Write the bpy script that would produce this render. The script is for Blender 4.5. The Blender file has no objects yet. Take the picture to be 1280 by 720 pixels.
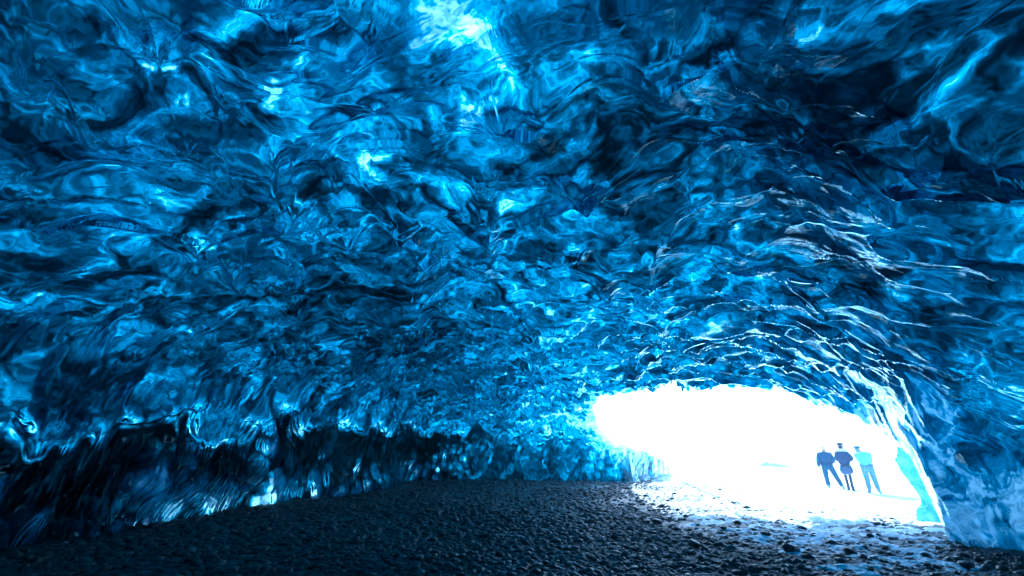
import bpy, bmesh, math, random
import numpy as np
from mathutils import Vector, Matrix

random.seed(7)
RNG = np.random.default_rng(7)
scene = bpy.context.scene
COL = scene.collection
rad = math.radians
EYE = 1.5                      # height of the camera above the gravel
F32 = np.float32

# ------------------------------------------------------------------ helpers
def tag(o, label=None, cat=None, group=None, kind=None):
    if label: o['label'] = label
    if cat: o['category'] = cat
    if group: o['group'] = group
    if kind: o['kind'] = kind
    return o

def link(name, me, mats=(), parent=None, smooth=True):
    o = bpy.data.objects.new(name, me); COL.objects.link(o)
    for m in mats: me.materials.append(m)
    if parent: o.parent = parent
    if smooth and len(me.polygons):
        me.polygons.foreach_set('use_smooth', np.ones(len(me.polygons), dtype=bool))
    return o

def mesh_np(name, V, Q, k=4):
    """fast mesh from vertex array and an (n,k) face array"""
    me = bpy.data.meshes.new(name)
    V = np.ascontiguousarray(V, dtype=F32); Q = np.ascontiguousarray(Q, dtype=np.int32)
    me.vertices.add(len(V)); me.vertices.foreach_set('co', V.ravel())
    me.loops.add(Q.size); me.loops.foreach_set('vertex_index', Q.ravel())
    me.polygons.add(len(Q))
    me.polygons.foreach_set('loop_start', np.arange(0, Q.size, k, dtype=np.int32))
    me.update(calc_edges=True)
    return me

def grid_quads(nr, nc, wrap=False):
    r = np.arange(nr - 1)[:, None]; c = np.arange(nc if wrap else nc - 1)[None, :]
    c2 = (c + 1) % nc
    a = r * nc + c; b = r * nc + c2; d = (r + 1) * nc + c; e = (r + 1) * nc + c2
    return np.stack([a, b, e, d], -1).reshape(-1, 4)

def attr(me, name, vals):
    a = me.attributes.new(name, 'FLOAT', 'POINT'); a.data.foreach_set('value', np.ascontiguousarray(vals, dtype=F32).ravel())

def sstep(a, b, x):
    t = np.clip((x - a) / (b - a), 0, 1); return t * t * (3 - 2 * t)

# hashed lattice noise, vectorised
def _hash(ix, iy, iz, seed):
    h = (ix.astype(np.uint32) * np.uint32(374761393) + iy.astype(np.uint32) * np.uint32(668265263)
         + iz.astype(np.uint32) * np.uint32(2147483647) + np.uint32(seed * 974711 & 0xffffffff))
    h = (h ^ (h >> np.uint32(13))) * np.uint32(1274126177)
    h = (h ^ (h >> np.uint32(16))) * np.uint32(2246822519)
    return h ^ (h >> np.uint32(15))

def vnoise(P, seed=0):
    """gradient-free value noise in [-1,1], P (n,3)"""
    Fl = np.floor(P); f = (P - Fl).astype(F32); I = Fl.astype(np.int64)
    u = f * f * f * (f * (f * 6 - 15) + 10)
    out = np.zeros(len(P), F32)
    for dx in (0, 1):
        wx = u[:, 0] if dx else 1 - u[:, 0]
        for dy in (0, 1):
            wy = u[:, 1] if dy else 1 - u[:, 1]
            for dz in (0, 1):
                wz = u[:, 2] if dz else 1 - u[:, 2]
                h = _hash(I[:, 0] + dx, I[:, 1] + dy, I[:, 2] + dz, seed)
                out += wx * wy * wz * (h.astype(F32) * F32(2.0 / 4294967295.0) - 1)
    return out

def fbm(P, seed=0, oct=3, gain=.5, lac=2.03):
    s = 0; a = 1.0; t = 0
    for i in range(oct):
        s = s + a * vnoise(P * (lac ** i) + i * 17.3, seed + i * 31); t += a; a *= gain
    return s / t

def warp(P, amp, freq, seed):
    return P + amp * np.stack([vnoise(P * freq + 5.1, seed), vnoise(P * freq + 91.7, seed + 1), vnoise(P * freq - 37.9, seed + 2)], -1)

def voro(P, seed=0, jit=.9):
    """3-D Voronoi: F1, F2 distances and a random number per cell"""
    Fl = np.floor(P); I = Fl.astype(np.int64); f = (P - Fl).astype(F32)
    d1 = np.full(len(P), 9., F32); d2 = np.full(len(P), 9., F32); cid = np.zeros(len(P), np.uint32)
    for dx in (-1, 0, 1):
        for dy in (-1, 0, 1):
            for dz in (-1, 0, 1):
                h = _hash(I[:, 0] + dx, I[:, 1] + dy, I[:, 2] + dz, seed)
                jx = (h & np.uint32(1023)).astype(F32) / 1023; jy = ((h >> np.uint32(10)) & np.uint32(1023)).astype(F32) / 1023
                jz = ((h >> np.uint32(20)) & np.uint32(1023)).astype(F32) / 1023
                q = (dx + .5 + (jx - .5) * jit - f[:, 0]) ** 2 + (dy + .5 + (jy - .5) * jit - f[:, 1]) ** 2 + (dz + .5 + (jz - .5) * jit - f[:, 2]) ** 2
                m = q < d1
                d2 = np.where(m, d1, np.minimum(d2, q)); cid = np.where(m, h, cid); d1 = np.where(m, q, d1)
    return np.sqrt(d1), np.sqrt(d2), (cid >> np.uint32(8)).astype(F32) / F32(16777215)

def voro2(P, seed=0, jit=.9):
    """2-D Voronoi on (n,2) points"""
    Fl = np.floor(P); I = Fl.astype(np.int64); f = (P - Fl).astype(F32)
    z0 = np.zeros(len(P), np.int64)
    d1 = np.full(len(P), 9., F32); d2 = np.full(len(P), 9., F32); cid = np.zeros(len(P), np.uint32)
    for dx in (-1, 0, 1):
        for dy in (-1, 0, 1):
            h = _hash(I[:, 0] + dx, I[:, 1] + dy, z0, seed)
            jx = (h & np.uint32(1023)).astype(F32) / 1023; jy = ((h >> np.uint32(10)) & np.uint32(1023)).astype(F32) / 1023
            q = (dx + .5 + (jx - .5) * jit - f[:, 0]) ** 2 + (dy + .5 + (jy - .5) * jit - f[:, 1]) ** 2
            m = q < d1
            d2 = np.where(m, d1, np.minimum(d2, q)); cid = np.where(m, h, cid); d1 = np.where(m, q, d1)
    return np.sqrt(d1), np.sqrt(d2), (cid >> np.uint32(8)).astype(F32) / F32(16777215)

# ------------------------------------------------------------------ materials
def new_mat(name):
    m = bpy.data.materials.new(name); m.use_nodes = True
    nt = m.node_tree; nt.nodes.clear()
    out = nt.nodes.new('ShaderNodeOutputMaterial')
    return m, nt, out

class NT:
    def __init__(s, nt): s.nt = nt
    def n(s, typ, ins=None, **props):
        nd = s.nt.nodes.new(typ)
        for k, v in props.items(): setattr(nd, k, v)
        for k, v in (ins or {}).items():
            if hasattr(v, 'is_output') or isinstance(v, bpy.types.NodeSocket): s.nt.links.new(v, nd.inputs[k])
            else: nd.inputs[k].default_value = v
        return nd
    def math(s, op, a, b=None, clamp=False):
        nd = s.nt.nodes.new('ShaderNodeMath'); nd.operation = op; nd.use_clamp = clamp
        for i, v in enumerate((a, b)):
            if v is None: continue
            if isinstance(v, (int, float)): nd.inputs[i].default_value = v
            else: s.nt.links.new(v, nd.inputs[i])
        return nd.outputs[0]
    def ramp(s, fac, stops, interp='LINEAR'):
        nd = s.nt.nodes.new('ShaderNodeValToRGB'); cr = nd.color_ramp; cr.interpolation = interp
        while len(cr.elements) < len(stops): cr.elements.new(.5)
        for e, (p, c) in zip(cr.elements, stops):
            e.position = p; e.color = (*c, 1) if len(c) == 3 else c
        s.nt.links.new(fac, nd.inputs[0]); return nd.outputs[0]
    def link(s, a, b): s.nt.links.new(a, b)

def mat_ice_surface(name='clear_ice', ior=1.31, frost=.16, bump=.26, lo=.46, gloss=15.0, gpow=2.3):
    """clear wet ice: mirror reflections by Fresnel, the rest refracts into the body of the ice"""
    m, nt, out = new_mat(name); N = NT(nt)
    tc = N.n('ShaderNodeTexCoord').outputs['Object']
    n1 = N.n('ShaderNodeTexNoise', {'Vector': tc, 'Scale': 9.0, 'Detail': 4.0, 'Roughness': .55, 'Distortion': .6})
    n2 = N.n('ShaderNodeTexNoise', {'Vector': tc, 'Scale': 2.2, 'Detail': 3.0, 'Roughness': .5, 'Distortion': 1.2})
    h = N.math('ADD', N.math('MULTIPLY', n1.outputs[0], .22), N.math('MULTIPLY', n2.outputs[0], 1.0))
    bp = N.n('ShaderNodeBump', {'Height': h, 'Strength': bump, 'Distance': .08})
    fr = N.n('ShaderNodeFresnel', {'IOR': ior, 'Normal': bp.outputs[0]})
    rf = N.n('ShaderNodeBsdfRefraction', {'Color': (.62, .86, .98, 1), 'Roughness': .03, 'IOR': ior, 'Normal': bp.outputs[0]})
    gl = N.n('ShaderNodeBsdfGlossy', {'Color': (.72, .92, 1, 1), 'Roughness': .05, 'Normal': bp.outputs[0]})
    # frosty, bubbly skin that scatters a little light, in patches
    n3 = N.n('ShaderNodeTexNoise', {'Vector': tc, 'Scale': 1.6, 'Detail': 8.0, 'Roughness': .7, 'Distortion': .8})
    fro = N.math('MULTIPLY', N.ramp(n3.outputs[0], [(lo, (0, 0, 0)), (lo + .26, (1, 1, 1))]), frost)
    df = N.n('ShaderNodeBsdfDiffuse', {'Color': (.22, .62, .85, 1), 'Normal': bp.outputs[0]})
    mx0 = N.n('ShaderNodeMixShader', {0: fro, 1: rf.outputs[0], 2: df.outputs[0]})
    mx = N.n('ShaderNodeMixShader', {0: N.math('MULTIPLY', N.math('POWER', fr.outputs[0], gpow), gloss, True), 1: mx0.outputs[0], 2: gl.outputs[0]})
    N.link(mx.outputs[0], out.inputs[0]); return m

def mat_ice_body():
    """the cloudy blue body of ice behind the clear skin: daylight falling on the roof passes through it"""
    m, nt, out = new_mat('blue_glacier_ice'); N = NT(nt)
    tc = N.n('ShaderNodeTexCoord').outputs['Object']
    at = N.n('ShaderNodeAttribute', attribute_name='painted_glow').outputs['Fac']
    wall = N.n('ShaderNodeAttribute', attribute_name='wall').outputs['Fac']
    mp = N.n('ShaderNodeMapping', {'Vector': tc, 'Scale': (1, 1, .8)})
    wn = N.n('ShaderNodeTexNoise', {'Vector': mp.outputs[0], 'Scale': .9, 'Detail': 3.0})
    wv = N.n('ShaderNodeVectorMath', {0: wn.outputs['Color'], 1: (1.6, 1.6, 1.6)}, operation='MULTIPLY')
    wp = N.n('ShaderNodeVectorMath', {0: mp.outputs[0], 1: wv.outputs[0]}, operation='ADD').outputs[0]
    a = N.n('ShaderNodeTexNoise', {'Vector': wp, 'Scale': 1.45, 'Detail': 10.0, 'Roughness': .64, 'Distortion': .9}).outputs[0]
    b = N.n('ShaderNodeTexNoise', {'Vector': wp, 'Scale': 4.5, 'Detail': 7.0, 'Roughness': .7, 'Distortion': 1.0}).outputs[0]
    vo = N.n('ShaderNodeTexVoronoi', {'Vector': wp, 'Scale': 1.9, 'Randomness': 1.0}, feature='DISTANCE_TO_EDGE').outputs['Distance']
    crack = N.ramp(vo, [(0.0, (1, 1, 1)), (.05, (0, 0, 0))])
    v = N.math('ADD', N.math('MULTIPLY', a, 2.1), N.math('MULTIPLY', b, .8))
    v = N.math('SUBTRACT', v, .95)                 # about 0..1, mean .5
    v = N.math('ADD', v, N.math('MULTIPLY', crack, .08))
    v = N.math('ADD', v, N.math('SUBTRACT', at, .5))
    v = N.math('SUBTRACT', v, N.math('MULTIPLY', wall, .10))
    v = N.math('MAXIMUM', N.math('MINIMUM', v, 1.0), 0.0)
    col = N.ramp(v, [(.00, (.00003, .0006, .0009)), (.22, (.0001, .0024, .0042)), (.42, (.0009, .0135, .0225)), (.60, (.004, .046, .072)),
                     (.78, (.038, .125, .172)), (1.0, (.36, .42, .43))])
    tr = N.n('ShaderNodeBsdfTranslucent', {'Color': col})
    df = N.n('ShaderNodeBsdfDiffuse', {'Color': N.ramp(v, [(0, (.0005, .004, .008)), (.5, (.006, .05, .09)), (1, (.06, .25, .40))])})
    mx = N.n('ShaderNodeAddShader', {0: tr.outputs[0], 1: df.outputs[0]})
    N.link(mx.outputs[0], out.inputs[0]); return m

def mat_simple(name, c1, c2, scale=5., rough=.8, bump=.0, spec=.5, bscale=None):
    m, nt, out = new_mat(name); N = NT(nt)
    tc = N.n('ShaderNodeTexCoord').outputs['Object']
    nz = N.n('ShaderNodeTexNoise', {'Vector': tc, 'Scale': scale, 'Detail': 6.0, 'Roughness': .65})
    c = N.ramp(nz.outputs[0], [(.3, c1), (.7, c2)])
    p = N.n('ShaderNodeBsdfPrincipled', {'Base Color': c, 'Roughness': rough, 'Specular IOR Level': spec})
    if bump:
        nb = N.n('ShaderNodeTexNoise', {'Vector': tc, 'Scale': bscale or scale * 4, 'Detail': 6.0, 'Roughness': .6})
        bp = N.n('ShaderNodeBump', {'Height': nb.outputs[0], 'Strength': bump, 'Distance': .05}); N.link(bp.outputs[0], p.inputs['Normal'])
    N.link(p.outputs[0], out.inputs[0]); return m

def mat_gravel(name='wet_gravel', islands=False):
    m, nt, out = new_mat(name); N = NT(nt)
    tc = N.n('ShaderNodeTexCoord').outputs['Object']
    if islands:
        r = N.n('ShaderNodeNewGeometry').outputs['Random Per Island']
    else:
        r = N.n('ShaderNodeAttribute', attribute_name='cell').outputs['Fac']
    c = N.ramp(r, [(0, (.008, .009, .010)), (.45, (.028, .029, .030)), (.8, (.075, .070, .064)), (.93, (.13, .12, .105)), (1, (.26, .26, .25))])
    nz = N.n('ShaderNodeTexNoise', {'Vector': tc, 'Scale': 28., 'Detail': 5.0})
    cc = N.n('ShaderNodeMix', {'Factor': .5, 6: c, 7: N.ramp(nz.outputs[0], [(.35, (.008, .010, .012)), (.7, (.07, .07, .07))])}, data_type='RGBA')
    bp = N.n('ShaderNodeBump', {'Height': nz.outputs[0], 'Strength': .5, 'Distance': .015})
    p = N.n('ShaderNodeBsdfPrincipled', {'Base Color': cc.outputs[2], 'Roughness': .5, 'Specular IOR Level': .35, 'Normal': bp.outputs[0]})
    N.link(p.outputs[0], out.inputs[0]); return m

def mat_ice_slab():
    m, nt, out = new_mat('slab_ice'); N = NT(nt)
    tc = N.n('ShaderNodeTexCoord').outputs['Object']
    nz = N.n('ShaderNodeTexNoise', {'Vector': tc, 'Scale': 3.2, 'Detail': 9.0, 'Roughness': .7, 'Distortion': 1.0})
    bp = N.n('ShaderNodeBump', {'Height': nz.outputs[0], 'Strength': .5, 'Distance': .05})
    c = N.ramp(nz.outputs[0], [(.36, (.22, .48, .55)), (.5, (.45, .74, .80)), (.66, (.80, .93, .95))])
    p = N.n('ShaderNodeBsdfPrincipled', {'Base Color': c, 'Roughness': .15, 'IOR': 1.31, 'Normal': bp.outputs[0]})
    tr = N.n('ShaderNodeBsdfTranslucent', {'Color': c})
    mx = N.n('ShaderNodeMixShader', {0: .5, 1: p.outputs[0], 2: tr.outputs[0]})
    N.link(mx.outputs[0], out.inputs[0]); return m

M_SKIN_ICE = mat_ice_surface()
M_WALL_ICE = mat_ice_surface('wall_ice', 1.31, .25, .2, .5, 4.0, 1.4)
M_BODY_ICE = mat_ice_body()
M_GRAVEL = mat_gravel()
M_STONES = mat_gravel('wet_pebbles', True)
M_ROCK = mat_simple('wet_basalt', (.010, .012, .015), (.05, .055, .06), 7., .4, .6, .5)
M_SNOW = mat_simple('trodden_snow', (.60, .70, .80), (.80, .86, .90), 3., .55, .5, .4)
M_SHADE_RING = mat_simple('shade_ring_debris', (.10, .12, .14), (.55, .62, .68), .35, .8, .6, .3)  # only for the added, unseen ring that shades the walls
M_SLAB = mat_ice_slab()
M_RIDGE = mat_simple('moraine_rock', (.22, .25, .28), (.40, .42, .44), .6, .85, .5, .3)

# ------------------------------------------------------------------ the cave
# wall radius around the viewer's standing point, by compass bearing from +y
R_AZ = [-180, -120, -90, -60, -45.6, -38, -28, -18.5, -14.2, -12.6, -11, -4, 6, 14.2, 17, 18.8, 22, 27, 32, 36, 39, 40.6, 41.6, 43, 48, 60, 90, 130, 180]
R_V = [8.5, 8.5, 9.0, 9.8, 10.7, 12.0, 14.8, 18.2, 20.6, 24.2, 26.2, 26.6, 26.2, 27.2, 31, 36, 31, 25, 20.5, 17.0, 14.2, 12.2, 11.2, 10.9, 10.2, 9.2, 8.5, 8.5, 8.5]
# the mouth: upper edge (the arch) and lower edge (the wall that dips away on the left), as elevations in degrees
E_AZ = [10.2, 10.8, 12.3, 16.2, 21.8, 26.5, 30.2, 33.1, 35.6, 37.6, 39.0, 40.0, 40.7, 41.0, 41.3, 41.6, 41.95]
E_V = [5.6, 6.4, 6.9, 7.2, 7.2, 6.9, 6.5, 5.7, 4.4, 3.2, 1.9, .8, -.6, -2.6, -5.0, -7.6, -9.0]
L_AZ = [10.2, 10.7, 11.4, 12.6, 14.4, 16.4, 17.8, 18.6, 19.1]
L_V = [5.2, 3.6, 2.6, 1.6, .8, .1, -.7, -2.0, -7]

def base_R(az):
    return np.interp(az, R_AZ, R_V)
_fa = np.arange(-180, 181, 1.0); _fr = np.minimum(np.interp(_fa, R_AZ, R_V), 25)
_k = np.exp(-(np.arange(-24, 25) / 9.0) ** 2); _k /= _k.sum()
_fs = np.convolve(np.pad(_fr, 24, mode='wrap'), _k, 'valid')
def roof_R(az, el):
    """the foot of the wall turns corners; the roof above it does not"""
    return base_R(az) + (np.interp(az, _fa, _fs) - base_R(az)) * sstep(.5, 9, el)
def roof_H(x, y):
    P = np.stack([x * .16, y * .16, np.zeros_like(x)], -1)
    return 3.05 + .28 * vnoise(P + 3.3, 71) + .12 * vnoise(P * 2.7 + 9, 72) + .0 * x
S_A = np.arange(-180, 180.5, .5); S_V = np.cumsum(np.radians(.5) * np.interp(S_A, R_AZ, R_V))
def base_rho(az, el):
    """distance from the eye point to the undisturbed cave surface"""
    R = roof_R(az, el); e = np.radians(el); a = np.radians(az)
    rr = np.minimum(R, 7.0 / np.maximum(np.sin(np.abs(e)), .25))
    H = roof_H(np.sin(a) * np.minimum(rr, R) * .8, np.cos(a) * np.minimum(rr, R) * .8)
    n = np.interp(az, [-60, 10, 22, 36, 43, 60, 90, 120], [2.6, 2.6, 2.3, 1.65, 1.4, 1.5, 1.9, 2.5])
    c = np.cos(e) / R; s = np.maximum(np.sin(e), 0) / H
    return (c ** n + s ** n) ** (-1 / n)

def hole_snap(az, el, jag):
    """snaps grid rows that fall in the mouth to its nearest edge; returns (el, inside flag)"""
    E = np.interp(az, E_AZ, E_V) + jag; L = np.interp(az, L_AZ, L_V) + jag * .8
    E = np.where(az > 41.2, np.interp(az, E_AZ, E_V), E)
    inm = (az > 10.2) & (az < 41.95)
    L = np.where(az > 19.1, -30, L)
    E = np.maximum(E, L)
    inside = inm & (el < E) & (el > L)
    up = inside & ((E - el < el - L) | (az > 19.1))
    el2 = np.where(up, E, np.where(inside, L, el))
    return el2, inside

def dirs(az, el):
    a = np.radians(az); e = np.radians(el)
    return np.stack([np.sin(a) * np.cos(e), np.cos(a) * np.cos(e), np.sin(e)], -1)

def spaced(parts):
    out = []
    for a, b, n in parts: out.append(np.linspace(a, b, n, endpoint=False))
    return np.concatenate(out)

# rim polyline in 3-D, to thin the ice towards the mouth
ra = np.linspace(10.4, 41.6, 90); re_ = np.interp(ra, E_AZ, E_V)
RIM = np.vstack([dirs(ra, re_) * base_rho(ra, re_)[:, None],
                 (lambda a: dirs(a, np.interp(a, L_AZ, L_V)) * base_rho(a, np.interp(a, L_AZ, L_V))[:, None])(np.linspace(10.4, 18.8, 30))]).astype(F32)
def rim_dist(P):
    d = np.full(len(P), 1e9, F32)
    for q in RIM: d = np.minimum(d, ((P - q) ** 2).sum(-1))
    return np.sqrt(d)

def displacement(P, az, el, dist):
    """how far the clear ice stands out towards the viewer (metres)"""
    P = P.astype(F32)
    # ceiling: scalloped cups, long across the flow of the melt wind, with sharp ridges between them
    W = warp(P, .75, .5, 11); W = warp(W, .26, 1.5, 15)
    ca, sa = math.cos(rad(24)), math.sin(rad(24))
    u = W[:, 0] * ca - W[:, 1] * sa; v = W[:, 0] * sa + W[:, 1] * ca
    Q = np.stack([u * .78, v * 1.1, W[:, 2] * .8], -1)
    f1, f2, c1 = voro(Q * 1.2, 3)
    g1, g2, c2 = voro(Q * 2.3 + 7.7, 5)
    def cup(a, b): r = (a / .75) ** 2; return np.where(r < .8, r, .8 + .35 * np.tanh((r - .8) / .35)) - 2.2 * np.clip(.2 - (b - a), 0, None) ** 2   # hollow cup, rounded crest
    ridge = cup(f1, f2); ridge2 = cup(g1, g2)
    Qm = np.stack([u * 1.0, v * 1.45, W[:, 2] * 1.0], -1) * 1.3
    m1, m2, cm = voro(Qm + 31.3, 8); ridgem = cup(m1, m2)
    fm = sstep(8, 13, np.hypot(P[:, 0], P[:, 1]))
    q1, q2, c5 = voro(np.stack([u * 4.2, v * 6.0, W[:, 2] * 6], -1) + 3.1, 6)
    ridge3 = np.minimum(q1 / .75, 1.25) ** 2
    big = fbm(W * .45, 21, 2)
    med = fbm(np.stack([u * 2.0, v * 2.8, W[:, 2] * 2.6], -1), 25, 3)
    ceil = (.22 + .26 * c1) * (1 - .75 * fm) * (ridge - .5) + fm * (.26 + .24 * cm) * (ridgem - .5) + .12 * (ridge2 - .5) * (.2 + 1.2 * c1) + .16 * big + .045 * med + .012 * (ridge3 - .5)
    # wall: leaning flutes and blades hanging down to the gravel
    s = np.interp(az, S_A, S_V)
    z = P[:, 2] + EYE
    ws = s - .12 * z + .30 * vnoise(np.stack([s * .9, z * .8, s * 0], -1), 31) + .10 * vnoise(np.stack([s * 3.1, z * 1.6, s * 0], -1), 32)
    h1, h2, c3 = voro2(np.stack([ws * 2.6, z * .7 + 3], -1), 33)
    k1, k2, c4 = voro2(np.stack([ws * 6.4, z * 1.7 + 3], -1), 34)
    wn = fbm(np.stack([ws * 6, z * 4.0, ws * 0], -1), 35, 3)
    wall = .42 * (np.minimum(h2 - h1, .6) * 1.2 - .35) + .24 * (np.minimum(k2 - k1, .5) - .2) + .07 * wn + .2 * big
    wall *= np.where(az > 20, .3, 1.0)
    zl = z + .35 * vnoise(np.stack([s * .5, s * 0, s * 0], -1), 36) + .38 * vnoise(np.stack([s * 1.7, z * .7, s * 0], -1), 37) + .15 * vnoise(np.stack([s * 5, z * 2, s * 0], -1), 38)
    lipz = np.where(az > 20, .55, np.interp(az, [-90, -45, -20, -8, 3, 8, 14], [2.1, 2.0, 2.5, 2.9, 2.6, 2.0, 1.6]))
    w = 1 - sstep(lipz - .35, lipz + .35, zl)
    w = w * sstep(.55, .8, (dist * np.cos(np.radians(el))) / np.interp(az, R_AZ, R_V))
    w = w * (az < 30)
    # a soft bulging lip above the wall, and the undercut below it
    lip = .55 * np.exp(-((zl - lipz - .25) / .45) ** 2) - .45 * sstep(.2, lipz, zl) * (1 - sstep(lipz - .3, lipz + .1, zl))
    lip *= np.where(az > 20, .0, .8) * (np.abs(az) < 110)
    return ceil * (1 - w) + wall * w + lip, w

def rim_flow(P, az, rd):
    """long melt ridges that follow the arch round its right-hand end"""
    q = rd * 2.3 + .9 * vnoise(P.astype(F32) * .7, 131)
    t = P[:, 2] * .35
    r1 = 1 - np.abs(vnoise(np.stack([q, t, q * 0], -1), 132)) * 1.6
    r2 = 1 - np.abs(vnoise(np.stack([q * 2.4, t * 2, q * 0], -1), 133)) * 1.6
    return (.20 * (r1 - .4) + .09 * (r2 - .4)) * np.exp(-rd / 4.5) * sstep(27, 35, az) * sstep(66, 56, az)

# fine grid of the inner surface
azs = spaced([(-180, -66, 160), (-66, 66, 1560), (66, 180, 160)])
els = np.concatenate([spaced([(-9.3, 9, 330), (9, 57, 560), (57, 88, 60)]), [88.5]])
AZ, EL = np.meshgrid(azs, els)
azf, elf = AZ.ravel(), EL.ravel()
jag = .35 * vnoise(np.stack([azf * .9, azf * 0, azf * 0], -1), 51) + .22 * vnoise(np.stack([azf * 3.2, azf * 0, azf * 0], -1), 52) + .12 * vnoise(np.stack([azf * 9, azf * 0, azf * 0], -1), 53)
els2, inside = hole_snap(azf, elf, jag)
rho = base_rho(azf, els2)
P0 = dirs(azf, els2) * rho[:, None]
D, Wl = displacement(P0, azf, els2, rho)
rim_d = rim_dist(P0.astype(F32))
D = D * (1 - .6 * np.exp(-rim_d / 2.6) * sstep(27, 35, azf) * sstep(62, 52, azf)) + rim_flow(P0, azf, rim_d)
# inward direction: half towards the eye axis, half level/down, so that walls push out sideways and roofs push down
dn = dirs(azf, els2)
kk = sstep(4, 26, els2)
nrm = -(dn * np.stack([1 - .0 * kk, 1 - .0 * kk, np.ones_like(kk)], -1))
flat = np.clip(P0[:, 2] / 3.0, 0, 1) * np.clip((np.abs(els2) > 0), 0, 1)
roofish = 1 - Wl
nz = -1.0 * roofish * np.clip(P0[:, 2] / 2.2, 0, 1)
nh = np.stack([-dn[:, 0], -dn[:, 1], np.zeros_like(kk)], -1) * (1 - .85 * roofish * np.clip(P0[:, 2] / 2.2, 0, 1))[:, None]
nrm = nh + np.stack([kk * 0, kk * 0, nz], -1)
nrm /= np.linalg.norm(nrm, axis=1)[:, None] + 1e-6
amp = .75 + .25 * sstep(0, .6, rim_d)
P1 = P0 + nrm * (D * amp)[:, None]
P1[:, 2] += EYE
nr, nc = AZ.shape
Q = grid_quads(nr, nc, True)
keep = ~(inside[Q].all(1))
Qk = Q[keep]
# the winding faces the room: rays enter the ice from the air side
cap_i = len(P1)
wallface = (Wl[Qk].mean(1) > .5)

def submesh(name, V, Qs, mats, extra=None):
    used = np.unique(Qs); remap = np.full(len(V), -1, np.int64); remap[used] = np.arange(len(used))
    me = mesh_np(name, V[used], remap[Qs])
    for k, a in (extra or {}).items(): attr(me, k, a[used])
    return link(name, me, mats)

ceiling = submesh('ice_ceiling', P1, Qk[~wallface], [M_SKIN_ICE]); tag(ceiling, kind='structure')
wall_o = submesh('ice_wall', P1, Qk[wallface], [M_WALL_ICE]); tag(wall_o, kind='structure')

# the cloudy body of ice, a hand to a metre behind the clear skin
azb = spaced([(-180, -66, 60), (-66, 66, 960), (66, 180, 60)])
elb = np.concatenate([spaced([(-9.3, 12, 210), (12, 60, 230), (60, 88, 16)]), [88.5, 89.9]])
AB, EB = np.meshgrid(azb, elb); ab, eb = AB.ravel(), EB.ravel()
jb = .35 * vnoise(np.stack([ab * .9, ab * 0, ab * 0], -1), 51) + .22 * vnoise(np.stack([ab * 3.2, ab * 0, ab * 0], -1), 52)
eb2, insb = hole_snap(ab, eb, jb + .05)
rb = base_rho(ab, eb2); B0 = dirs(ab, eb2) * rb[:, None]
Db, Wb = displacement(B0, ab, eb2, rb)
rd = rim_dist(B0.astype(F32))
Db = Db * (1 - .6 * np.exp(-rd / 2.6) * sstep(27, 35, ab) * sstep(62, 52, ab)) + rim_flow(B0, ab, rd)
db = dirs(ab, eb2)
rf_ = (1 - Wb) * np.clip(B0[:, 2] / 2.2, 0, 1)
nb = np.stack([-db[:, 0] * (1 - .85 * rf_), -db[:, 1] * (1 - .85 * rf_), -rf_], -1); nb /= np.linalg.norm(nb, axis=1)[:, None] + 1e-6
thick = (.06 + .26 * sstep(0, 2.0, rd)) * (1 + .45 * fbm(B0.astype(F32) * .8, 61, 3))
ampb = .75 + .25 * sstep(0, .6, rd)
B1 = B0 + nb * np.minimum(Db * (.45 + .40 * Wb) * ampb - thick, Db * ampb - .07)[:, None]
B1[:, 2] += EYE
Qb = grid_quads(*AB.shape, True); Qb = Qb[~insb[Qb].all(1)]
# glow painted into the ice colour, place by place: roof patches, mouth surroundings
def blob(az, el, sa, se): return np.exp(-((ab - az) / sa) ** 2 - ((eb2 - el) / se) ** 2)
glow = np.full(len(ab), .375)
glow += .28 * blob(-16, 50, 17, 13) + .07 * blob(8, 5, 8, 6) + .16 * blob(-4, 46, 7, 10) + .12 * blob(-52, 38, 16, 8) + .10 * blob(-2, 24, 14, 7) + .13 * blob(8, 15, 14, 6)
glow += .10 * blob(22, 16, 14, 6) - .03 * blob(25, 33, 12, 6) + .07 * blob(-40, 25, 25, 14) - .10 * blob(-20, 17, 14, 5) - .08 * blob(-48, 28, 8, 6) + .03 * blob(42, 35, 22, 15)
glow += .08 * np.exp(-rd / 2.5) + .20 * np.exp(-rd / .5)  # painted glow rising towards the rim, where the ice also thins
glow += .40 * blob(14, 1.5, 5, 4.5) + .15 * blob(5, 3, 10, 4) + .07 * blob(7, 8, 9, 6) + .07 * blob(52, 8, 12, 12) + .14 * blob(44, -4, 5, 6) + .12 * blob(48, -3, 7, 7)  # painted glow left of the mouth and on the right wall
glow += .04 * blob(47, -2, 7, 7) + .24 * np.exp(-rd / 1.3) * sstep(34, 39, ab)
glow += Wb * sstep(0, -12, ab) * (np.clip(Db * 3.4, -.6, .5) + .14)  # shading of the left wall painted in: gaps dark, ribs bright
attr_glow = glow
body = mesh_np('glacier_body', B1, Qb); attr(body, 'painted_glow', attr_glow); attr(body, 'wall', Wb)
o = link('glacier_body', body, [M_BODY_ICE]); tag(o, kind='structure')

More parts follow.
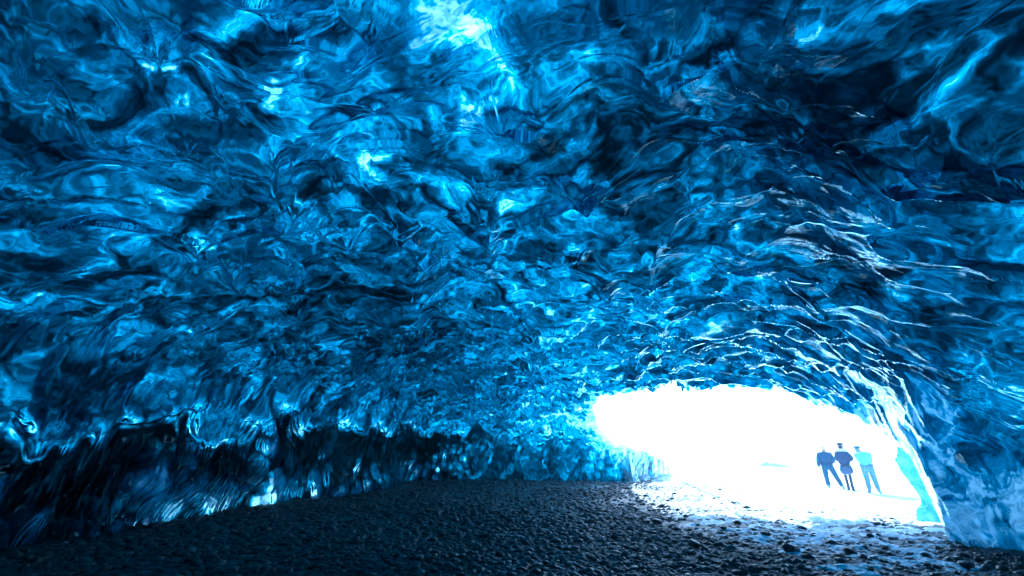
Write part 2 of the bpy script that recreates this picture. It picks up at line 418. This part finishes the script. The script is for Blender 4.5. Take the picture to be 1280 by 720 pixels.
# unseen ring of ice and debris, added to shade the foot of the walls
ga = np.linspace(58, 362, 260)                    # all round except the mouth
gs = np.array([0, .35, 1, 3, 8, 20, 45, 90, 180])
gz = np.array([-.4, 1.7, 2.6, 4.2, 5.0, 6.0, 6.5, 5.0, -1.0])
ga_w = (ga + 180) % 360 - 180
rR = base_R(ga_w) + 1.6
X = []; 
for s_, z_ in zip(gs, gz):
    r = rR + s_
    zz = z_ + (.5 * vnoise(np.stack([ga * .08, np.full_like(ga, s_ * .3), ga * 0], -1), 81) if z_ > 0 else 0)
    side = np.minimum(sstep(58, 74, ga), sstep(362, 346, ga))
    zz = np.where(z_ > 0, zz * (.15 + .85 * side), zz)
    X.append(np.stack([np.sin(np.radians(ga)) * r, np.cos(np.radians(ga)) * r, zz], -1))
X = np.array(X).reshape(-1, 3)
o = link('glacier_shade_ring', mesh_np('glacier_shade_ring', X, grid_quads(len(gs), len(ga))), [M_SHADE_RING]); tag(o, kind='structure')

# ------------------------------------------------------------------ floor of the cave
def floor_z(x, y):
    n = np.stack([x, y, np.zeros_like(x)], -1)
    z = .10 * vnoise(n * .22 + 2, 91) + .05 * vnoise(n * .8, 92)
    r = np.hypot(x, y); az = np.degrees(np.arctan2(x, y)); R = base_R(az)
    z += .07 * sstep(1.5, 0, R - r) * np.where((az > 14) & (az < 43), 0, sstep(14, 10, az) + sstep(43, 48, az))
    return z
fa = spaced([(-180, -60, 50), (-60, 60, 1500), (60, 180, 50)])
fd = 1.5 / np.tan(np.radians(np.concatenate([[80, 40, 25, 18], np.linspace(14.5, 2.0, 560)])))
FA, FD = np.meshgrid(fa, fd); fx = (np.sin(np.radians(FA)) * FD).ravel(); fy = (np.cos(np.radians(FA)) * FD).ravel()
fz = floor_z(fx, fy)
n2 = np.stack([fx, fy], -1); n2w = n2 + .03 * np.stack([vnoise(np.stack([fx * 9, fy * 9, fx * 0], -1), 93), vnoise(np.stack([fx * 9, fy * 9, fx * 0], -1), 94)], -1)
a1, a2, ac = voro2(n2w * 9.0, 95); b1, b2, bc = voro2(n2w * 20.0, 96)
dome = np.clip(1.25 - (a1 / .5) ** 3, 0, .8 + .4 * bc) * (.01 + .03 * ac ** 3)
dome2 = np.clip(1.2 - (b1 / .5) ** 2, 0, .9) * (.006 + .018 * bc ** 2) + .02 * vnoise(np.stack([fx * 4, fy * 4, fx * 0], -1), 97)
fz = fz + np.maximum(dome * (ac > .45), dome2)
cell = np.where(dome * (ac > .45) > dome2, ac, bc)
me = mesh_np('gravel_floor', np.stack([fx, fy, fz], -1), grid_quads(len(fd), len(fa), True)); attr(me, 'cell', (cell * 7.3) % 1)
o = link('gravel_floor', me, [M_GRAVEL]); tag(o, kind='structure')

# snow blown and trodden in through the mouth, thinning out over the gravel
def snow_side(x, y):
    """metres into the snow (positive) from its ragged edge"""
    # edge polyline: the snow lies to the right of / beyond it
    left = np.interp(y, [4, 7.2, 10, 16, 22, 27, 40], [5.2, 4.1, 3.6, 3.9, 5.2, 6.3, 9])
    left = left + np.interp(y, [8, 15], [-.9, .7]); d = x - left
    near = y - np.interp(x, [0, 3.5, 5.0, 6.2, 7.5, 9], [5.6, 5.7, 6.1, 6.8, 7.6, 9.5])
    d = np.minimum(d, near * 1.0)
    P = np.stack([x, y, np.zeros_like(x)], -1)
    return d + .9 * vnoise(P * .8 + 4, 101) + .5 * vnoise(P * 2.3, 102)
sa_ = spaced([(-60, 0, 20), (0, 56, 760), (56, 110, 30)])
sd = np.concatenate([1.5 / np.tan(np.radians(np.linspace(16, 1.2, 420))), [90, 130, 200, 320, 500, 900, 1600, 3500]])
SA, SD = np.meshgrid(sa_, sd); sx = (np.sin(np.radians(SA)) * SD).ravel(); sy = (np.cos(np.radians(SA)) * SD).ravel()
dd = snow_side(sx, sy); PS = np.stack([sx, sy, np.zeros_like(sx)], -1)
sz = floor_z(sx, sy) - .10 + .118 * sstep(-.8, 1.8, dd) + .05 * sstep(2, 7, dd)
sz += .028 * vnoise(PS * 3.1, 103) + .018 * vnoise(PS * 7.7, 104) + .008 * vnoise(PS * 19, 105)
far = sstep(40, 200, np.hypot(sx, sy)); sz = sz + far * .25 * vnoise(PS * .03, 106)
sz = np.where(SA.ravel() < 3, sz - .3 * sstep(60, 25, np.hypot(sx, sy)), sz)
o = link('snow', mesh_np('snow', np.stack([sx, sy, sz], -1), grid_quads(len(sd), len(sa_))), [M_SNOW]); tag(o, kind='structure')

# the outer plain all round, to the horizon
pr = np.array([0, 30, 60, 120, 400, 4000.]); pa = np.linspace(0, 2 * np.pi, 49)[:-1]
px_ = (pr[:, None] * np.sin(pa)).ravel(); py_ = (pr[:, None] * np.cos(pa)).ravel()
o = link('ground', mesh_np('ground', np.stack([px_, py_, np.full_like(px_, -.6)], -1), grid_quads(len(pr), 48, True)), [M_SNOW]); tag(o, kind='structure')

# loose stones: icosahedra knocked out of round, all of one mass of gravel
def ico(sub=0):
    bm = bmesh.new(); bmesh.ops.create_icosphere(bm, subdivisions=sub + 1, radius=1)
    v = np.array([x.co[:] for x in bm.verts]); f = np.array([[y.index for y in x.verts] for x in bm.faces]); bm.free(); return v, f
IV, IF = ico(0)
def stones(n, seed, dens, size, sunk=.25):
    rng = np.random.default_rng(seed); az = []; r = []
    aa = rng.uniform(-50, 50, n * 3); q = rng.uniform(0, 1, n * 3) ** 1.15
    rr = 6.0 * (30 / 6.0) ** q                                   # uniform in log distance
    x = np.sin(np.radians(aa)) * rr; y = np.cos(np.radians(aa)) * rr
    ok = (rr < base_R(aa) - .25) & (rng.uniform(0, 1, n * 3) < dens(x, y, rr)); x, y, rr = x[ok][:n], y[ok][:n], rr[ok][:n]
    n = len(x); s = size(rng, n, rr)
    V = IV[None] * (1 + .28 * rng.uniform(-1, 1, (n, 12, 1)))
    V = V * (s[:, None] * np.stack([rng.uniform(.8, 1.4, n), rng.uniform(.55, 1.1, n), rng.uniform(.3, .75, n)], -1))[:, None, :]
    t = rng.uniform(0, 6.28, n); c, s2 = np.cos(t)[:, None], np.sin(t)[:, None]
    tl = rng.uniform(-.5, .5, n)[:, None]
    X_ = V[..., 0] * c - V[..., 1] * s2; Y_ = V[..., 0] * s2 + V[..., 1] * c; Z_ = V[..., 2] + X_ * tl * .6
    zz = floor_z(x, y) + s * (.5 - sunk)
    V = np.stack([X_ + x[:, None], Y_ + y[:, None], Z_ + zz[:, None]], -1).reshape(-1, 3)
    Fc = (IF[None] + (np.arange(n) * 12)[:, None, None]).reshape(-1, 3)
    return V, Fc
def dens(x, y, r):
    dd = snow_side(x, y); return np.where(dd > 2.6, 0.015, np.where(dd > .4, .06, 1.0)) * (.35 + .65 * sstep(-.35, .25, vnoise(np.stack([x * .7, y * .7, x * 0], -1), 120)))
def size(rng, n, r):
    return (.008 + .024 * rng.uniform(0, 1, n) ** 2 + .06 * rng.uniform(0, 1, n) ** 11) * (.8 + r / 26)
V, Fc = stones(80000, 5, dens, size)
V2, F2_ = stones(4600, 6, lambda x, y, r: np.where(snow_side(x, y) > .6, .05, .8), lambda rng, n, r: .035 + .055 * rng.uniform(0, 1, n) ** 3)
Fc = np.vstack([Fc, F2_ + len(V)]); V = np.vstack([V, V2])
o = link('gravel', mesh_np('gravel', V, Fc, 3), [M_STONES], smooth=False)
tag(o, 'loose dark wet gravel covering the cave floor', 'gravel', kind='stuff')

# single rocks one can pick out
def rock_mesh(seed, s):
    bm = bmesh.new(); bmesh.ops.create_icosphere(bm, subdivisions=3, radius=1)
    v = np.array([x.co[:] for x in bm.verts]); rng = np.random.default_rng(seed)
    for k in range(11):                                  # flat fracture planes
        n_ = rng.normal(size=3); n_ /= np.linalg.norm(n_); d = rng.uniform(.55, .85)
        h = v @ n_ - d; v = v - np.clip(h, 0, None)[:, None] * n_
    v += .05 * np.stack([vnoise(v * 2.5 + seed, 7), vnoise(v * 2.5 - seed, 8), vnoise(v * 2.5 + 2 * seed, 9)], -1)
    v *= np.array(s)
    for a, b in zip(bm.verts, v): a.co = b
    me = bpy.data.meshes.new('rock'); bm.to_mesh(me); bm.free(); return me
def at_px(az, dep):                                    # bearing and depression -> ground point
    d = EYE / math.tan(rad(dep)); return math.sin(rad(az)) * d, math.cos(rad(az)) * d
ROCKS = [
 # bearing, depression, half sizes, label
 (29.3, 9.15, (.15, .11, .10), 'largest dark rock at the bottom edge of the snow, a pointed block'),
 (34.2, 8.75, (.13, .10, .07), 'dark flat-topped rock on the blue snow, right of the pointed block'),
 (27.3, 8.0, (.11, .10, .06), 'dark flat rock just inside the snow edge, left of the mouth'),
 (23.4, 7.6, (.09, .08, .06), 'small dark rock on the ragged border where gravel meets snow'),
 (24.7, 6.9, (.13, .09, .055), 'small dark rock alone in the white snow nearest to the left gravel'),
 (42.1, 8.9, (.12, .09, .055), 'dark rock at the foot of the bright ice edge on the right'),
 (20.2, 9.5, (.13, .11, .09), 'dark rounded rock low in the gravel, left of the snow'),
 (16.5, 7.2, (.13, .11, .08), 'knobbly dark rock standing up among gravel at the snow border'),
]
for i, (az, dp, s, lab) in enumerate(ROCKS):
    x, y = at_px(az, dp)
    o = link('rock', rock_mesh(i + 3, s), [M_ROCK], smooth=False)
    o.location = (x, y, float(floor_z(np.array([x]), np.array([y]))[0]) + s[2] * .55 + .02); o.rotation_euler.z = i * 1.3
    tag(o, lab, 'rock', 'dark rocks along the edge of the snow')
cob = rock_mesh(40, (.06, .05, .035)); rng = np.random.default_rng(12); k = 0
while k < 46:
    az = rng.uniform(10, 44); dp = rng.uniform(5.5, 9.6); x, y = at_px(az, dp)
    ds = float(snow_side(np.array([x]), np.array([y]))[0])
    if not (-.6 < ds < 2.3) or math.hypot(x, y) > base_R(az) - .6 and az > 41: continue
    o = link('cobble', cob, smooth=False); 
    if not cob.materials: cob.materials.append(M_ROCK)
    sc_ = rng.uniform(.5, 1.35); o.scale = (sc_ * rng.uniform(.8, 1.3), sc_, sc_)
    o.location = (x, y, float(floor_z(np.array([x]), np.array([y]))[0]) + .02 * sc_ + .01); o.rotation_euler = (0, 0, rng.uniform(0, 6.28))
    tag(o, 'fist-sized dark cobble lying where the gravel runs into the snow', 'cobble', 'fist-sized cobbles along the snow edge'); k += 1

# ------------------------------------------------------------------ far outcrops beyond the mouth
def outcrop(name, az, dist, w, h, seed, label, cat):
    nx, ny = 60, 14
    u = np.linspace(-1, 1, nx); v = np.linspace(-1, 1, ny); U, Vv = np.meshgrid(u, v); U = U.ravel(); Vv = Vv.ravel()
    prof = np.clip(1 - np.abs(U) ** 1.6, 0, 1) * (1 - Vv ** 2) * (.6 + .45 * fbm(np.stack([U * 3 + seed, Vv, U * 0], -1), seed, 4))
    P = np.stack([U * w, Vv * w * .25, prof * h - .02 * h], -1)
    o = link(name, mesh_np(name, P, grid_quads(ny, nx)), [M_RIDGE], smooth=False)
    o.location = (math.sin(rad(az)) * dist, math.cos(rad(az)) * dist, .02); o.rotation_euler.z = -rad(az)
    tag(o, label, cat)
outcrop('rock_outcrop', 29.2, 60, 2.1, .85, 3, 'low dark rock outcrop in the far snow left of the walkers', 'rock outcrop')
outcrop('rock_outcrop', 25.6, 62, 1.2, .16, 9, 'faint sliver of rock in the snow left of the larger outcrop', 'rock outcrop')
outcrop('hill', 20.6, 420, 7, 3.2, 14, 'tiny faint hilltop on the bleached horizon, farthest left', 'hill')

# thin slab of old ice leaning behind the right end of the arch
u = np.linspace(0, 1, 26); v = np.linspace(0, 1, 60); U, Vv = np.meshgrid(u, v); U = U.ravel(); Vv = Vv.ravel()
nsl = fbm(np.stack([U * 3, Vv * 6, U * 0], -1), 111, 3)
wid = .75 - .3 * Vv + .22 * nsl
fr_ = np.stack([(U - .5) * wid + .10 * np.sin(Vv * 5) - .10 * Vv, -.10 - .05 * nsl - .10 * np.sin(U * 3.14), Vv * (1.5 + .25 * nsl)], -1)
bk_ = fr_ * [1, 0, 1] + np.stack([U * 0, .12 + .04 * nsl, U * 0], -1)
gq = grid_quads(60, 26); n0 = len(fr_)
ring = [i for i in range(26)] + [r * 26 + 25 for r in range(1, 60)] + [59 * 26 + i for i in range(24, -1, -1)] + [r * 26 for r in range(58, 0, -1)]
sideq = np.array([[a, b, b + n0, a + n0] for a, b in zip(ring, ring[1:] + ring[:1])])
o = link('ice_slab', mesh_np('ice_slab', np.vstack([fr_, bk_]), np.vstack([gq, gq[:, ::-1] + n0, sideq])), [M_SLAB])
x_, y_ = math.sin(rad(41.3)) * 14.2, math.cos(rad(41.3)) * 14.2
o.location = (x_, y_, .0); o.rotation_euler.z = -rad(40.5)
tag(o, 'pale blue-green slab of ice leaning just outside the right end of the arch', 'ice slab')

# ------------------------------------------------------------------ people
def skin(name, pts, edges, radii, mat, parent=None, sub=2, root=0):
    me = bpy.data.meshes.new(name); me.from_pydata([Vector(p) for p in pts], edges, [])
    o = bpy.data.objects.new(name, me); COL.objects.link(o)
    sk = o.modifiers.new('s', 'SKIN'); sk.use_smooth_shade = True
    for i, r in enumerate(radii):
        rr = r if isinstance(r, tuple) else (r, r)
        me.skin_vertices[0].data[i].radius = rr; me.skin_vertices[0].data[i].use_root = (i == root)
    if sub: ss = o.modifiers.new('u', 'SUBSURF'); ss.levels = sub; ss.render_levels = sub
    dg = bpy.context.evaluated_depsgraph_get(); dg.update()
    m2 = bpy.data.meshes.new_from_object(o.evaluated_get(dg)); m2.name = name
    bpy.data.objects.remove(o)
    m2.materials.clear(); o = link(name, m2, [mat], parent)
    return o

def cloth(name, c):
    d = tuple(x * .75 for x in c); return mat_simple(name, d, c, 14., .85, .3, .3)
M_FLESH = mat_simple('skin_tone', (.34, .22, .17), (.42, .28, .22), 6., .5)
def chain(a, b, n=1):
    return [tuple(a[k] + (b[k] - a[k]) * (i + 1) / (n + 1) for k in range(3)) for i in range(n)]

def person(loc, yaw, label, J, cols, hat, skirt=False, scale=1.0, long_coat=False, hood=None):
    """J: joints in the person's own frame, x right, y facing, z up"""
    root = bpy.data.objects.new('person', None); COL.objects.link(root)
    root.location = loc; root.rotation_euler.z = yaw; root.scale = (scale,) * 3
    tag(root, label, 'person', 'people standing on the snow outside the cave')
    mj, mt, mb, mh = [cloth(n_, c) for n_, c in zip(('jacket_cloth', 'trouser_cloth', 'boot_leather', 'hat_wool'), cols)]
    pel, ch, nk, hd = J['pel'], J['chest'], J['neck'], J['head']
    # body: one continuous figure
    pts = [pel, ch, nk, (hd[0], hd[1] - .01, hd[2] - .10), hd, (hd[0], hd[1], hd[2] + .07)]
    ed = [(0, 1), (1, 2), (2, 3), (3, 4), (4, 5)]; rd_ = [.13, (.15, .11), .062, .072, .115, .092]
    for s in ('l', 'r'):
        b = len(pts); hp, kn, an, toe = J['hip' + s], J['knee' + s], J['ank' + s], J['toe' + s]
        pts += [hp, kn, an, toe]; ed += [(0, b), (b, b + 1), (b + 1, b + 2), (b + 2, b + 3)]; rd_ += [.085, .055, .038, .034]
        b = len(pts); sh, el_, wr = J['sh' + s], J['elb' + s], J['wri' + s]
        pts += [sh, el_, wr]; ed += [(1, b), (b, b + 1), (b + 1, b + 2)]; rd_ += [.055, .042, .028]
        # hand: palm, four bent fingers of unequal length and a thumb leaving the side of the palm
        w_ = Vector(wr); dr = (w_ - Vector(el_)).normalized(); sd_ = dr.cross(Vector((0, 0, 1))).normalized() if abs(dr.z) < .95 else Vector((0, 1, 0))
        nn = dr.cross(sd_).normalized(); pm = w_ + dr * .055
        b2 = len(pts); pts.append(tuple(pm)); ed.append((b + 2, b2)); rd_.append((.032, .020))
        for q, L_ in enumerate((.062, .070, .066, .052)):
            k0 = pm + sd_ * (.030 - .020 * q) + dr * .035; k1 = k0 + dr * L_ * .55 + nn * .012; k2 = k1 + dr * L_ * .25 + nn * L_ * .4
            i = len(pts); pts += [tuple(k0), tuple(k1), tuple(k2)]; ed += [(b2, i), (i, i + 1), (i + 1, i + 2)]; rd_ += [.010, .0095, .008]
        t0 = w_ + sd_ * .035 + dr * .02; t1 = t0 + sd_ * .028 + dr * .03; t2 = t1 + dr * .028 + nn * .01
        i = len(pts); pts += [tuple(t0), tuple(t1), tuple(t2)]; ed += [(b + 2, i), (i, i + 1), (i + 1, i + 2)]; rd_ += [.013, .012, .010]
    skin('body', pts, ed, rd_, M_FLESH, root, 2)
    # face on the far side of the head
    fc = Vector(hd) + Vector((0, .085, -.005))
    skin('nose', [fc + Vector((0, 0, .025)), fc + Vector((0, .022, -.015))], [(0, 1)], [.009, .014], M_FLESH, root, 1)
    for sx_ in (-1, 1):
        skin('ear', [Vector(hd) + Vector((sx_ * .088, 0, .02)), Vector(hd) + Vector((sx_ * .094, -.005, -.025))], [(0, 1)], [.017, .013], M_FLESH, root, 1)
        skin('eye', [fc + Vector((sx_ * .032, -.008, .03)), fc + Vector((sx_ * .036, -.008, .03))], [(0, 1)], [.010, .010], mb, root, 1)
    skin('mouth', [fc + Vector((-.022, -.004, -.045)), fc + Vector((.022, -.004, -.045))], [(0, 1)], [.006, .006], mb, root, 1)
    # clothes follow the body
    hem = J['hem']; mid = tuple((Vector(pel) + Vector(ch)) / 2)
    jp = [ch, mid, tuple(hem), tuple(Vector(ch) + (Vector(nk) - Vector(ch)) * .72)]; je = [(0, 1), (1, 2), (0, 3)]; hw = J.get('hemw', .185)
    jr = [(.19, .15), (.215, .155), (hw * 1.2, .165), (.125, .10)]
    for s in ('l', 'r'):
        b = len(jp); jp += [J['sh' + s], J['elb' + s], tuple(Vector(J['elb' + s]).lerp(Vector(J['wri' + s]), .93))]
        je += [(0, b), (b, b + 1), (b + 1, b + 2)]; jr += [.088, .078, .064]
    skin('jacket', jp, je, jr, mj, root, 2)
    tp = [pel]; te = []; tr_ = [(.20, .15) if not skirt else (.15, .11)]
    th = .13 if not skirt else .078
    for s in ('l', 'r'):
        b = len(tp); tp += [J['hip' + s], J['knee' + s], tuple(Vector(J['knee' + s]).lerp(Vector(J['ank' + s]), .9))]
        te += [(0, b), (b, b + 1), (b + 1, b + 2)]; tr_ += [th, th * .72, th * .62]
    skin('trousers' if not skirt else 'leggings', tp, te, tr_, mt, root, 2)
    if skirt:
        m_sk = cloth('skirt_cloth', cols[4]); skin('coat_skirt', [tuple(Vector(pel) + Vector((0, 0, .04))), tuple(Vector(pel) + Vector((0, 0, -.16))), tuple(Vector(pel) + Vector((.02, 0, -.38)))], [(0, 1), (1, 2)], [(.20, .16), (.235, .18), (.24, .18)], m_sk, root, 2)
    for s in ('l', 'r'):
        a_ = Vector(J['ank' + s]); t_ = Vector(J['toe' + s])
        skin('boot', [a_ + Vector((0, 0, .16)), a_ + Vector((0, -.01, .0)), a_ + Vector((0, -.035, -.045)), t_.lerp(a_, .3) + Vector((0, 0, -.02)), t_ + Vector((0, .01, -.012))],
             [(0, 1), (1, 2), (1, 3), (3, 4)], [.055, .055, .045, .048, .038], mb, root, 2)
    H = Vector(hd)
    if hat == 'beanie':
        skin('hat', [H + Vector((0, -.01, .03)), H + Vector((0, -.015, .075)), H + Vector((0, -.02, .115))], [(0, 1), (1, 2)], [.13, .125, .09], mh, root, 2)
    elif hat == 'pompom':
        skin('hat', [H + Vector((0, -.01, .03)), H + Vector((0, -.015, .08)), H + Vector((0, -.02, .13))], [(0, 1), (1, 2)], [.135, .125, .07], mh, root, 2)
        skin('pompom', [H + Vector((.01, -.02, .185)), H + Vector((.014, -.02, .195))], [(0, 1)], [.07, .06], mh, root, 2)
    elif hat == 'hood':
        skin('hood', [H + Vector((0, -.03, -.13)), H + Vector((0, -.03, 0)), H + Vector((0, -.03, .07))], [(0, 1), (1, 2)], [.12, .15, .12], mh, root, 2)
    if skirt or hair_for(hat):
        skin('hair', [H + Vector((0, -.05, .02)), H + Vector((0, -.07, -.07)), H + Vector((0, -.075, -.16))], [(0, 1), (1, 2)], [.075, .075, .05], mb, root, 2)
    if hood:
        mc = cloth('hood_fur', hood); n3 = Vector(nk)
        pr_ = [n3 + Vector((math.cos(t) * .155, math.sin(t) * .105 - .03, -.035 - .03 * math.sin(t))) for t in np.linspace(0, 6.283, 13)[:-1]]
        skin('hood', pr_, [(i, (i + 1) % 12) for i in range(12)], [.052] * 12, mc, root, 2)
    return root
def hair_for(h): return h == 'beanie'

def ground_at(x, y):
    p = np.array([x]), np.array([y]); d = float(snow_side(*p)[0])
    ps = np.array([[x, y, 0.]])
    return float(floor_z(*p)[0] - .10 + .105 * float(sstep(-.8, 2.6, d)) + .05 * float(sstep(2, 7, d)) + .028 * vnoise(ps * 3.1, 103)[0] + .018 * vnoise(ps * 7.7, 104)[0])

# walker on the left: head bent, left arm hanging, weight on one leg, other leg stepping right
J1 = dict(pel=(0, 0, .93), chest=(0, .02, 1.25), neck=(.0, .05, 1.49), head=(.0, .15, 1.60), hem=(0, 0, .76), hemw=.20,
          hipl=(-.10, 0, .90), kneel=(-.11, .02, .50), ankl=(-.10, -.02, .09), toel=(-.13, .13, .035),
          hipr=(.10, 0, .90), kneer=(.22, .03, .50), ankr=(.36, -.02, .09), toer=(.42, .12, .035),
          shl=(-.20, .0, 1.335), elbl=(-.26, -.02, 1.10), wril=(-.28, .02, .84), shr=(.20, .0, 1.335), elbr=(.27, .02, 1.12), wrir=(.22, .20, 1.02))
J2 = dict(pel=(0, 0, .93), chest=(0, .02, 1.26), neck=(.0, .04, 1.46), head=(.0, .08, 1.60), hem=(0, 0, .84), hemw=.165,
          hipl=(-.08, 0, .90), kneel=(-.07, .03, .50), ankl=(-.06, -.02, .09), toel=(-.09, .13, .035),
          hipr=(.08, 0, .90), kneer=(.07, .02, .50), ankr=(.06, -.02, .09), toer=(.09, .12, .035),
          shl=(-.18, .0, 1.325), elbl=(-.23, .04, 1.12), wril=(-.12, .20, 1.06), shr=(.18, .0, 1.325), elbr=(.28, .0, 1.13), wrir=(.13, .20, 1.06))
J3 = dict(pel=(0, 0, .94), chest=(-.03, .06, 1.27), neck=(-.09, .14, 1.46), head=(-.15, .24, 1.55), hem=(0, 0, .86), hemw=.165,
          hipl=(-.10, 0, .90), kneel=(-.09, .02, .50), ankl=(-.10, -.02, .09), toel=(-.14, .13, .035),
          hipr=(.10, 0, .90), kneer=(.13, .04, .50), ankr=(.17, -.02, .09), toer=(.22, .12, .035),
          shl=(-.19, .08, 1.345), elbl=(-.20, .18, 1.15), wril=(-.12, .30, 1.05), shr=(.18, .05, 1.345), elbr=(.16, .14, 1.10), wrir=(.08, .28, 1.03))
def put(az, d): return (math.sin(rad(az)) * d, math.cos(rad(az)) * d)
x, y = put(34.0, 23.2)
person((x, y, ground_at(x, y) - .06), -rad(34.0), 'walker in a boxy dark blue jacket and trousers, one leg striding out, leftmost of three',
       J1, [(.012, .075, .17), (.010, .08, .16), (.40, .45, .5), (.97, .80, .84)], 'hood', scale=1.02)
x, y = put(35.5, 22.2)
person((x, y, ground_at(x, y)), -rad(35.5), 'walker in a pompom hat, pale-collared dark coat and thin dark leggings, in the middle',
       J2, [(.020, .05, .13), (.010, .03, .07), (.02, .03, .06), (.015, .04, .07), (.06, .10, .18)], 'pompom', skirt=True, hood=(.75, .78, .80))
x, y = put(37.2, 22.2)
person((x, y, ground_at(x, y)), -rad(37.2), 'walker in a mint green top and pale trousers bending to one side, rightmost of three',
       J3, [(.40, .95, .70), (.20, .34, .46), (.25, .40, .55), (.04, .16, .22)], 'beanie')

m, nt, out = new_mat('cold_air'); N = NT(nt)
pv = N.n('ShaderNodeVolumePrincipled', {'Color': (.8, .9, 1, 1), 'Density': .005, 'Anisotropy': .2}); N.link(pv.outputs[0], out.inputs['Volume'])
bm = bmesh.new(); bmesh.ops.create_cube(bm, size=1); me = bpy.data.meshes.new('haze'); bm.to_mesh(me); bm.free()
o = link('haze', me, [m], smooth=False); o.scale = (300, 300, 14); o.location = (0, 60, 14/2 - 2.2); tag(o, kind='stuff')
# ------------------------------------------------------------------ light, sky, camera
SUN_EL, SUN_AZ = 34.0, -5.0        # bearing the light comes from, clockwise from +y
w = bpy.data.worlds.new('World'); scene.world = w; w.use_nodes = True
nt = w.node_tree; bg = nt.nodes['Background']
sky = nt.nodes.new('ShaderNodeTexSky'); sky.sky_type = 'NISHITA'; sky.sun_disc = False
sky.sun_elevation = rad(SUN_EL); sky.sun_rotation = rad(SUN_AZ); sky.altitude = 200; sky.dust_density = 2.0
nt.links.new(sky.outputs[0], bg.inputs[0]); bg.inputs[1].default_value = .15
sun = bpy.data.lights.new('sun', 'SUN'); sun.energy = 5.0; sun.angle = rad(.5); sun.color = (1, .95, .88)
so = bpy.data.objects.new('sun', sun); COL.objects.link(so)
dv = Vector((math.sin(rad(SUN_AZ)) * math.cos(rad(SUN_EL)), math.cos(rad(SUN_AZ)) * math.cos(rad(SUN_EL)), math.sin(rad(SUN_EL))))
so.rotation_euler = dv.to_track_quat('Z', 'Y').to_euler(); so.location = (-20, -20, 40)

cam = bpy.data.cameras.new('camera'); cam.sensor_width = 36; cam.lens = 540 / 1280 * 36; cam.clip_start = .05; cam.clip_end = 9000
co = bpy.data.objects.new('camera', cam); COL.objects.link(co)
co.location = (0, 0, EYE); co.rotation_euler = (rad(90) + math.atan(206 / 540), 0, 0)
scene.camera = co

scene.render.engine = 'CYCLES'
cy = scene.cycles
cy.max_bounces = 16; cy.diffuse_bounces = 3; cy.glossy_bounces = 3; cy.transmission_bounces = 12; cy.transparent_max_bounces = 8
cy.caustics_reflective = False; cy.caustics_refractive = True; cy.sample_clamp_indirect = 10.0; cy.blur_glossy = .05
cy.use_denoising = True
try: cy.denoiser = 'OPENIMAGEDENOISE'; cy.denoising_input_passes = 'RGB_ALBEDO_NORMAL'
except Exception: pass
vs = scene.view_settings
vs.view_transform = 'Standard'; vs.look = 'None'; vs.use_white_balance = True; vs.white_balance_temperature = 4350; vs.white_balance_tint = -4; vs.exposure = 2.1; vs.gamma = 1; vs.use_curve_mapping = False
